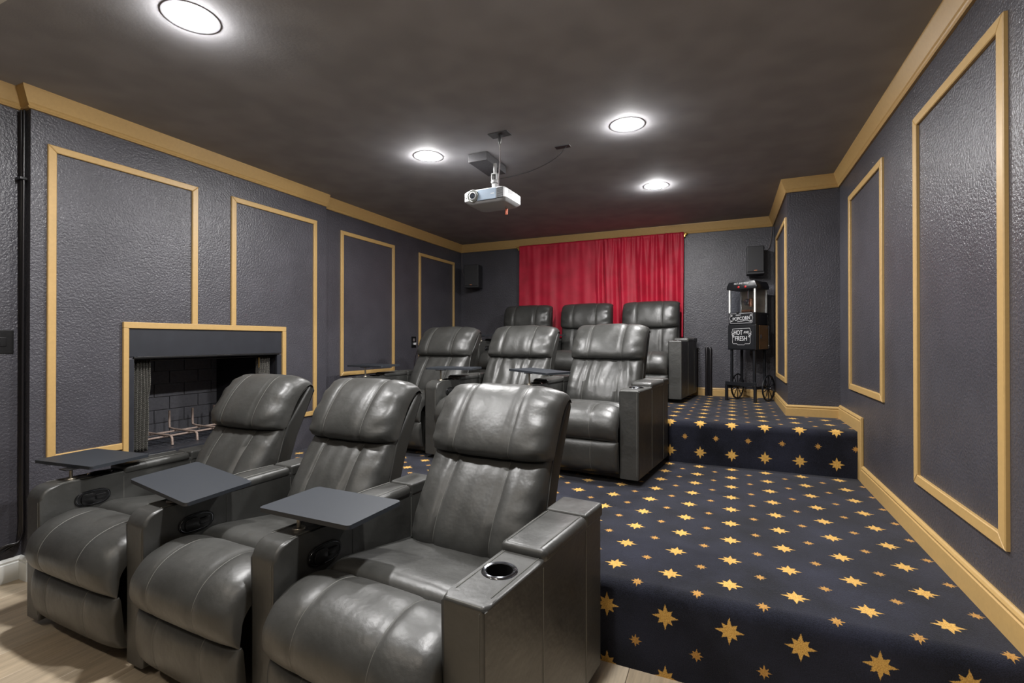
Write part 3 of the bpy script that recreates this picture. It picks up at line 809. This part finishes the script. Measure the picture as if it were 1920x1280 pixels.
for r_ in range(2):
    for k in range(4):
        for q in range(4):
            box('side_vent', (PW / 2 - .001, -.082 + k * .020, .030 + r_ * .026 + q * .0055), (PW / 2 + .0008, -.066 + k * .020, .0325 + r_ * .026 + q * .0055), 'plastic', pj)
bm = bmesh.new(); add_box(bm, (-.022, -.045, hh), (.06, .05, hh + .014), .005); from_bm('mount_foot', bm, 'white_plastic', pj, 40)
box('mount_stem', (.0, -.02, hh + .014), (.032, .02, hh + .060), 'grey_plastic', pj, .004)
lathe('swivel_joint', [(0, -.010), (.026, -.010), (.028, -.004), (.028, .004), (.026, .010), (0, .010)], 'grey_plastic', pj, 24, Matrix.Translation((.016, 0, hh + .068)))
bm = bmesh.new()
for s_ in (-1, 1): add_box(bm, (.016 + s_ * .018 - .003, -.018, hh + .078), (.016 + s_ * .018 + .003, .018, hh + .125), .001)
add_box(bm, (-.005, -.018, hh + .118), (.037, .018, hh + .1255), .001); from_bm('mount_yoke', bm, 'grey_plastic', pj)
tube('mount_post', [(.016, 0, hh + .125), (.016, 0, CEIL - .056 - PZ0)], .012, 'grey_plastic', pj)
tube('top_cable_loop', [tuple(p) for p in spline([(-.07, .03, hh + .002), (-.075, .0, hh + .018), (-.05, -.02, hh + .022), (-.02, -.01, hh + .018), (.0, .01, hh + .03)], 20)], .003, 'grey_cable', pj, 6)
bm = bmesh.new(); add_box(bm, (PW / 2 - .085, .040, -.052), (PW / 2 - .067, .048, -.006), .003); from_bm('adjusting_tab', bm, 'amber', pj, 40)
lathe('tab_hinge', [(0, -.008), (.008, -.006), (.008, .004)], 'white_plastic', pj, 12, Matrix.Translation((PW / 2 - .076, .044, -.002)))
# boxed block on the ceiling
tag(box('mounting_block', (-1.595, 2.838, 2.385), (-1.455, 3.140, 2.4395), 'block', None, .003), 'ceiling-coloured block the projector hangs from', 'block')
pl = empty('power_outlet', (-1.262, 2.635, CEIL), D(-3), 'dark ceiling outlet plate in front of the projector block', 'outlet')
box('plate', (-.066, -.036, -.006), (.066, .036, -.0005), 'block', pl, .002)
lathe('plug', [(0, -.062), (.006, -.060), (.011, -.042), (.012, -.006)], 'cable', pl, 16)
cord = tube('power_cord', [tuple(p) for p in spline([(-1.262, 2.635, 2.378), (-1.290, 2.70, 2.33), (-1.355, 2.82, 2.28), (-1.40, 2.90, 2.235), (-1.395, 2.93, 2.205), (-1.43, 2.915, 2.196)], 40)], .0035, 'grey_cable')
bpy.context.view_layer.update(); cord.parent = pl; cord.matrix_parent_inverse = pl.matrix_world.inverted()
tag(tube('signal_cable', [tuple(p) for p in spline([(-1.41, 2.95, 2.285), (-1.30, 2.95, 2.290), (-1.185, 2.95, 2.305), (-1.06, 2.955, 2.345), (-.985, 2.96, 2.39), (-.945, 2.965, 2.436)], 40)], .0024, 'cable'), 'thin cable swooping right from the projector up to the ceiling', 'cable')
tag(box('cable_plate', (-1.02, 2.945, 2.434), (-.92, 2.99, 2.4395), 'block', None, .002), 'small ceiling plate where the swooping cable ends', 'plate')

# ================================================================== POPCORN CART
pc = empty('popcorn_cart', (.178, 5.236, T2), D(-28), 'black popcorn cart with glass case and spoked wheels', 'popcorn cart')
PWd, PDp = .272, .250     # width, depth
hw, hd = PWd / 2, PDp / 2
def zz(z): return z - T2
box('cabinet', (-hw, -hd, zz(1.098)), (hw, hd, zz(1.340)), 'cart', pc, .005)
box('cabinet_front', (-hw + .008, -hd - .004, zz(1.106)), (hw - .012, -hd - .0003, zz(1.332)), 'cart', pc, .003)
box('cabinet_door', (hw + .0003, -hd + .06, zz(1.104)), (hw + .004, hd - .012, zz(1.334)), 'door_reflection', pc, .002)
tube('door_rail', [(hw + .012, hd - .02, zz(1.11)), (hw + .012, hd - .02, zz(1.33))], .004, 'chrome', pc)
for z in (1.13, 1.31): box('hinge', (hw + .001, hd - .028, zz(z) - .012), (hw + .017, hd - .010, zz(z) + .012), 'chrome', pc, .002)
box('door_latch', (hw + .0043, -hd + .070, zz(1.205)), (hw + .014, -hd + .085, zz(1.245)), 'chrome', pc, .002)
box('lower_case', (-hw + .006, -hd + .004, zz(1.3405)), (hw - .006, hd - .006, zz(1.455)), 'cart', pc, .004)
box('popcorn_panel', (-hw + .012, -hd - .001, zz(1.350)), (hw - .016, -hd + .0035, zz(1.452)), 'cart', pc, .002)
for sx_ in (-1, 1):
    for sy_ in (-1, 1):
        box('corner_post', (sx_ * (hw - .014) - .008, sy_ * (hd - .014) - .008, zz(1.4552)), (sx_ * (hw - .014) + .008, sy_ * (hd - .014) + .008, zz(1.680)), 'white_trim', pc, .002)
box('glass_pane', (-hw + .024, -hd + .010, zz(1.456)), (hw - .024, -hd + .013, zz(1.679)), 'glass', pc)
box('glass_pane', (hw - .013, -hd + .024, zz(1.456)), (hw - .010, hd - .024, zz(1.679)), 'glass', pc)
box('glass_pane', (-hw + .010, -hd + .024, zz(1.456)), (-hw + .013, hd - .024, zz(1.679)), 'glass', pc)
box('back_panel', (-hw + .024, hd - .014, zz(1.456)), (hw - .024, hd - .010, zz(1.679)), 'steel', pc)
bm = bmesh.new()
prism(bm, [(-hw - .006, zz(1.6805)), (hw + .006, zz(1.6805)), (hw + .010, zz(1.70)), (hw + .004, zz(1.722)), (hw - .012, zz(1.754)), (-hw + .012, zz(1.754)), (-hw - .004, zz(1.722)), (-hw - .010, zz(1.70))], 'y', -hd - .004, hd + .004, .003, 2)
from_bm('hood', bm, 'cart', pc, 40)
for xx in (-.025, .042): lathe('rocker_switch', [(.0105, 0), (.0105, .004), (.007, .006), (0, .0065)], 'red', pc, 16, Matrix.Translation((xx, -hd - .0045, zz(1.702))) @ Matrix.Rotation(PI / 2, 4, 'X'))
# kettle inside
lathe('kettle', [(0, 0), (.03, 0), (.036, .01), (.036, .055), (.03, .06), (0, .062)], 'chrome', pc, 24, Matrix.Translation((.005, .0, zz(1.53))))
tube('kettle_rod', [(.005, 0, zz(1.592)), (.005, 0, zz(1.68))], .009, 'chrome', pc)
tube('kettle_arm', [tuple(p) for p in spline([(-.055, -.02, zz(1.575)), (-.03, -.01, zz(1.565)), (.0, 0, zz(1.56))], 10)], .005, 'chrome', pc)
lathe('heater_can', [(0, 0), (.017, 0), (.017, .075), (.012, .082), (0, .083)], 'tinted', pc, 20, Matrix.Translation((.045, -.03, zz(1.515))))
box('kettle_shelf', (-.03, -.07, zz(1.462)), (.055, .06, zz(1.485)), 'tinted', pc, .003)
lathe('scoop_knob', [(0, -.012), (.010, -.008), (.012, 0), (.010, .008), (0, .012)], 'plastic', pc, 16, Matrix.Translation((-.035, -hd - .010, zz(1.456))))
# legs, rails, feet
for sx_ in (-1, 1):
    for sy_ in (-1, 1):
        fx, fy = sx_ * (hw - .026), sy_ * (hd - .026)
        box('leg', (fx - .011, fy - .011, zz(.72) if sy_ < 0 else zz(.72)), (fx + .011, fy + .011, zz(1.0978)), 'cart', pc, .002)
box('front_rail', (-hw - .012, -hd - .030, zz(.755)), (hw + .012, -hd - .012, zz(.79)), 'cart', pc, .002)
for sx_ in (-1, 1):
    box('side_rail', (sx_ * (hw - .008) - .008, -hd - .0118, zz(.725)), (sx_ * (hw - .008) + .008, hd + .03, zz(.752)), 'cart', pc, .002)
    box('front_foot', (sx_ * (hw + .002) - .012, -hd - .033, .0), (sx_ * (hw + .002) + .012, -hd - .009, zz(.7545)), 'cart', pc, .002)
    for xx in (-.012, .012): lathe('bolt', [(.006, 0), (.005, .004), (0, .005)], 'chrome', pc, 10, Matrix.Translation((sx_ * (hw - .01) + xx, -hd - .0335, zz(.772) - .01 + abs(xx) * 0)) @ Matrix.Rotation(PI / 2, 4, 'X'))
tube('axle', [(-hw - .018, hd - .05, .1275), (hw + .036, hd - .05, .1275)], .007, 'cart', pc)
for sx_ in (-1, 1):
    R = .127
    T = Matrix.Translation((hw + .024 if sx_ > 0 else -hw - .006, hd - .05, .1275)) @ Matrix.Rotation(PI / 2, 4, 'Y')
    w = empty('wheel_tmp'); bpy.data.objects.remove(w, do_unlink=True)
    wl = lathe('wheel', [(R - .012, -.006), (R, -.006), (R, .006), (R - .012, .006), (R - .012, -.006)], 'cart', pc, 40, T)
    lathe('hub', [(0, -.014), (.016, -.012), (.016, .012), (0, .014)], 'cart', wl, 18, T)
    lathe('hub_cap', [(.007, 0), (.006, .005), (0, .006)], 'chrome', wl, 12, T @ Matrix.Translation((0, 0, .0142 * sx_)))
    for k in range(10):
        a = 2 * PI * k / 10
        tube('spoke', [T @ Vector((.014 * math.cos(a), .014 * math.sin(a), 0)), T @ Vector(((R - .011) * math.cos(a), (R - .011) * math.sin(a), 0))], .0042, 'cart', wl, 6)
# printed lettering and frames
FX = lambda x_, y_, z_: Matrix.Translation((x_, y_, z_)) @ Matrix.Rotation(PI / 2, 4, 'X')
yp = -hd - .0046
text_mesh('lettering', 'HOT', .062, 'print', pc, FX(-.032, yp, zz(1.262)), bold=.0004, sx=.66)
text_mesh('lettering', 'AND', .034, 'print', pc, FX(.046, yp, zz(1.266)), bold=.0002, sx=.66, shear=.25)
text_mesh('lettering', 'FRESH', .062, 'print', pc, FX(-.004, yp, zz(1.205)), bold=.0004, sx=.70)
def outline(pts, r, y, nm='printed_border'):
    tube(nm, [(p[0], y, zz(p[1])) for p in pts], r, 'print', pc, 5, True)
outline([(-.085, 1.300), (.078, 1.305), (.085, 1.297), (.085, 1.280), (.095, 1.268), (.085, 1.256), (.085, 1.165), (.077, 1.157), (.035, 1.157), (.028, 1.146), (-.036, 1.146), (-.043, 1.157), (-.078, 1.157), (-.086, 1.165), (-.086, 1.256), (-.096, 1.268), (-.086, 1.280), (-.086, 1.295)], .0018, yp)
for s_ in (-1, 1):
    lathe('scroll', [(.0085, 0), (.0105, .0006), (.0125, 0)], 'print', pc, 18, FX(s_ * .082, yp, zz(1.247)))
    lathe('scroll', [(.0045, 0), (.0065, .0006), (.0085, 0)], 'print', pc, 16, FX(s_ * .076, yp, zz(1.226)))
text_mesh('lettering', 'POPCORN', .046, 'print', pc, FX(-.002, -hd - .0016, zz(1.398)) @ Matrix.Rotation(.08, 4, 'Z'), bold=.0003, sx=.78)
text_mesh('lettering', 'FRESH', .018, 'print', pc, FX(-.030, -hd - .0016, zz(1.432)) @ Matrix.Rotation(.08, 4, 'Z'), bold=0, sx=1.0)
tube('printed_swoosh', [(x_, -hd - .0014, zz(z_)) for x_, z_ in ((-.04, 1.368), (.0, 1.372), (.035, 1.382), (.06, 1.380), (.085, 1.368))], .0028, 'print', pc, 5)
outline([(-.105, 1.447), (.096, 1.449), (.103, 1.442), (.103, 1.415), (.109, 1.402), (.103, 1.390), (.103, 1.362), (.096, 1.355), (-.105, 1.354), (-.112, 1.361), (-.112, 1.390), (-.118, 1.402), (-.112, 1.415), (-.112, 1.440)], .0017, -hd - .0012)
for s_ in (-1, 1):
    for z_ in (1.428, 1.374): lathe('scroll', [(.004, 0), (.006, .0006), (.008, 0)], 'print', pc, 16, FX(s_ * .093 - .004, -hd - .0014, zz(z_)))
tilt = Matrix.Translation((.0, -hd - .0052, zz(1.735))) @ Matrix.Rotation(PI / 2, 4, 'X')
text_mesh('lettering', 'HOT AND FRESH', .026, 'print', pc, tilt, bold=.0002, sx=.72, shear=.2)

# ================================================================== SMALL WALL ITEMS
oc = empty('wall_outlet', (XL2, 4.475, 1.17), 0, 'black wall outlet with a plugged-in cord on the left wall', 'outlet')
box('plate', (0, -.042, -.062), (.006, .042, .062), 'plastic', oc, .003)
box('socket', (.0062, -.016, .008), (.009, .016, .042), 'grey_cable', oc, .003)
box('plug', (.0062, -.014, -.032), (.034, .014, -.006), 'print', oc, .005)
tube('plug_cord', [tuple(p) for p in spline([(.034, 0, -.019), (.055, .0, -.024), (.06, .005, -.06), (.03, .0, -.16), (.012, 0, -.3), (.010, 0, -.5)], 30)], .0035, 'cable', oc)
sw = empty('light_switch', (XL0, 1.132, 1.18), 0, 'black switch plate at the left edge of the photo', 'switch')
box('plate', (0, -.04, -.058), (.006, .04, .058), 'plastic', sw, .003)
box('rocker', (.0062, -.012, -.022), (.010, .012, .022), 'plastic', sw, .002)
# cables running down the inside corner of the chimney breast
for k, (dx, lab) in enumerate(((.012, 'black cable in the chimney corner, nearest the near wall'), (.026, 'middle black cable running down the chimney corner'), (.040, 'black cable in the chimney corner, nearest the fireplace'))):
    pts = spline([(XL0 + dx, YC0 - .012 - .006 * (k % 2), 2.335), (XL0 + dx + .004, YC0 - .014, 1.7), (XL0 + dx - .003, YC0 - .012, 1.1), (XL0 + dx, YC0 - .012, .5), (XL0 + dx, YC0 - .014, .22), (XL0 + dx, YC0 - .05 - k * .012, .165 + k * .013), (XL0 + .012, YC0 - .18, .135 + k * .013), (XL0 + .010, YC0 - .6, .125 + k * .013)], 60)
    tag(tube('corner_cable', [tuple(p) for p in pts], .0055, 'cable'), lab, 'cable', 'cables in the chimney corner')
tag(box('cable_clip', (XL0 + .001, YC0 - .030, 1.985), (XL0 + .052, YC0 - .001, 2.0), 'plastic', None, .003), 'black clip holding the chimney corner cables', 'clip')
# raceway on the back wall
rc = empty('cable_raceway', (-.188, YB, T2), 0, 'black upright cable cover standing against the back wall', 'cable cover')
for xx in (-.018, .018):
    tube('raceway_strip', [(xx, -.016, .002), (xx, -.016, .25), (xx, -.016, .49), (xx * .8, -.014, .515)], [.015, .015, .016, .010], 'cable', rc, 12)
box('raceway_back', (-.034, -.0035, 0), (.034, -.0002, .51), 'black_trim', rc)
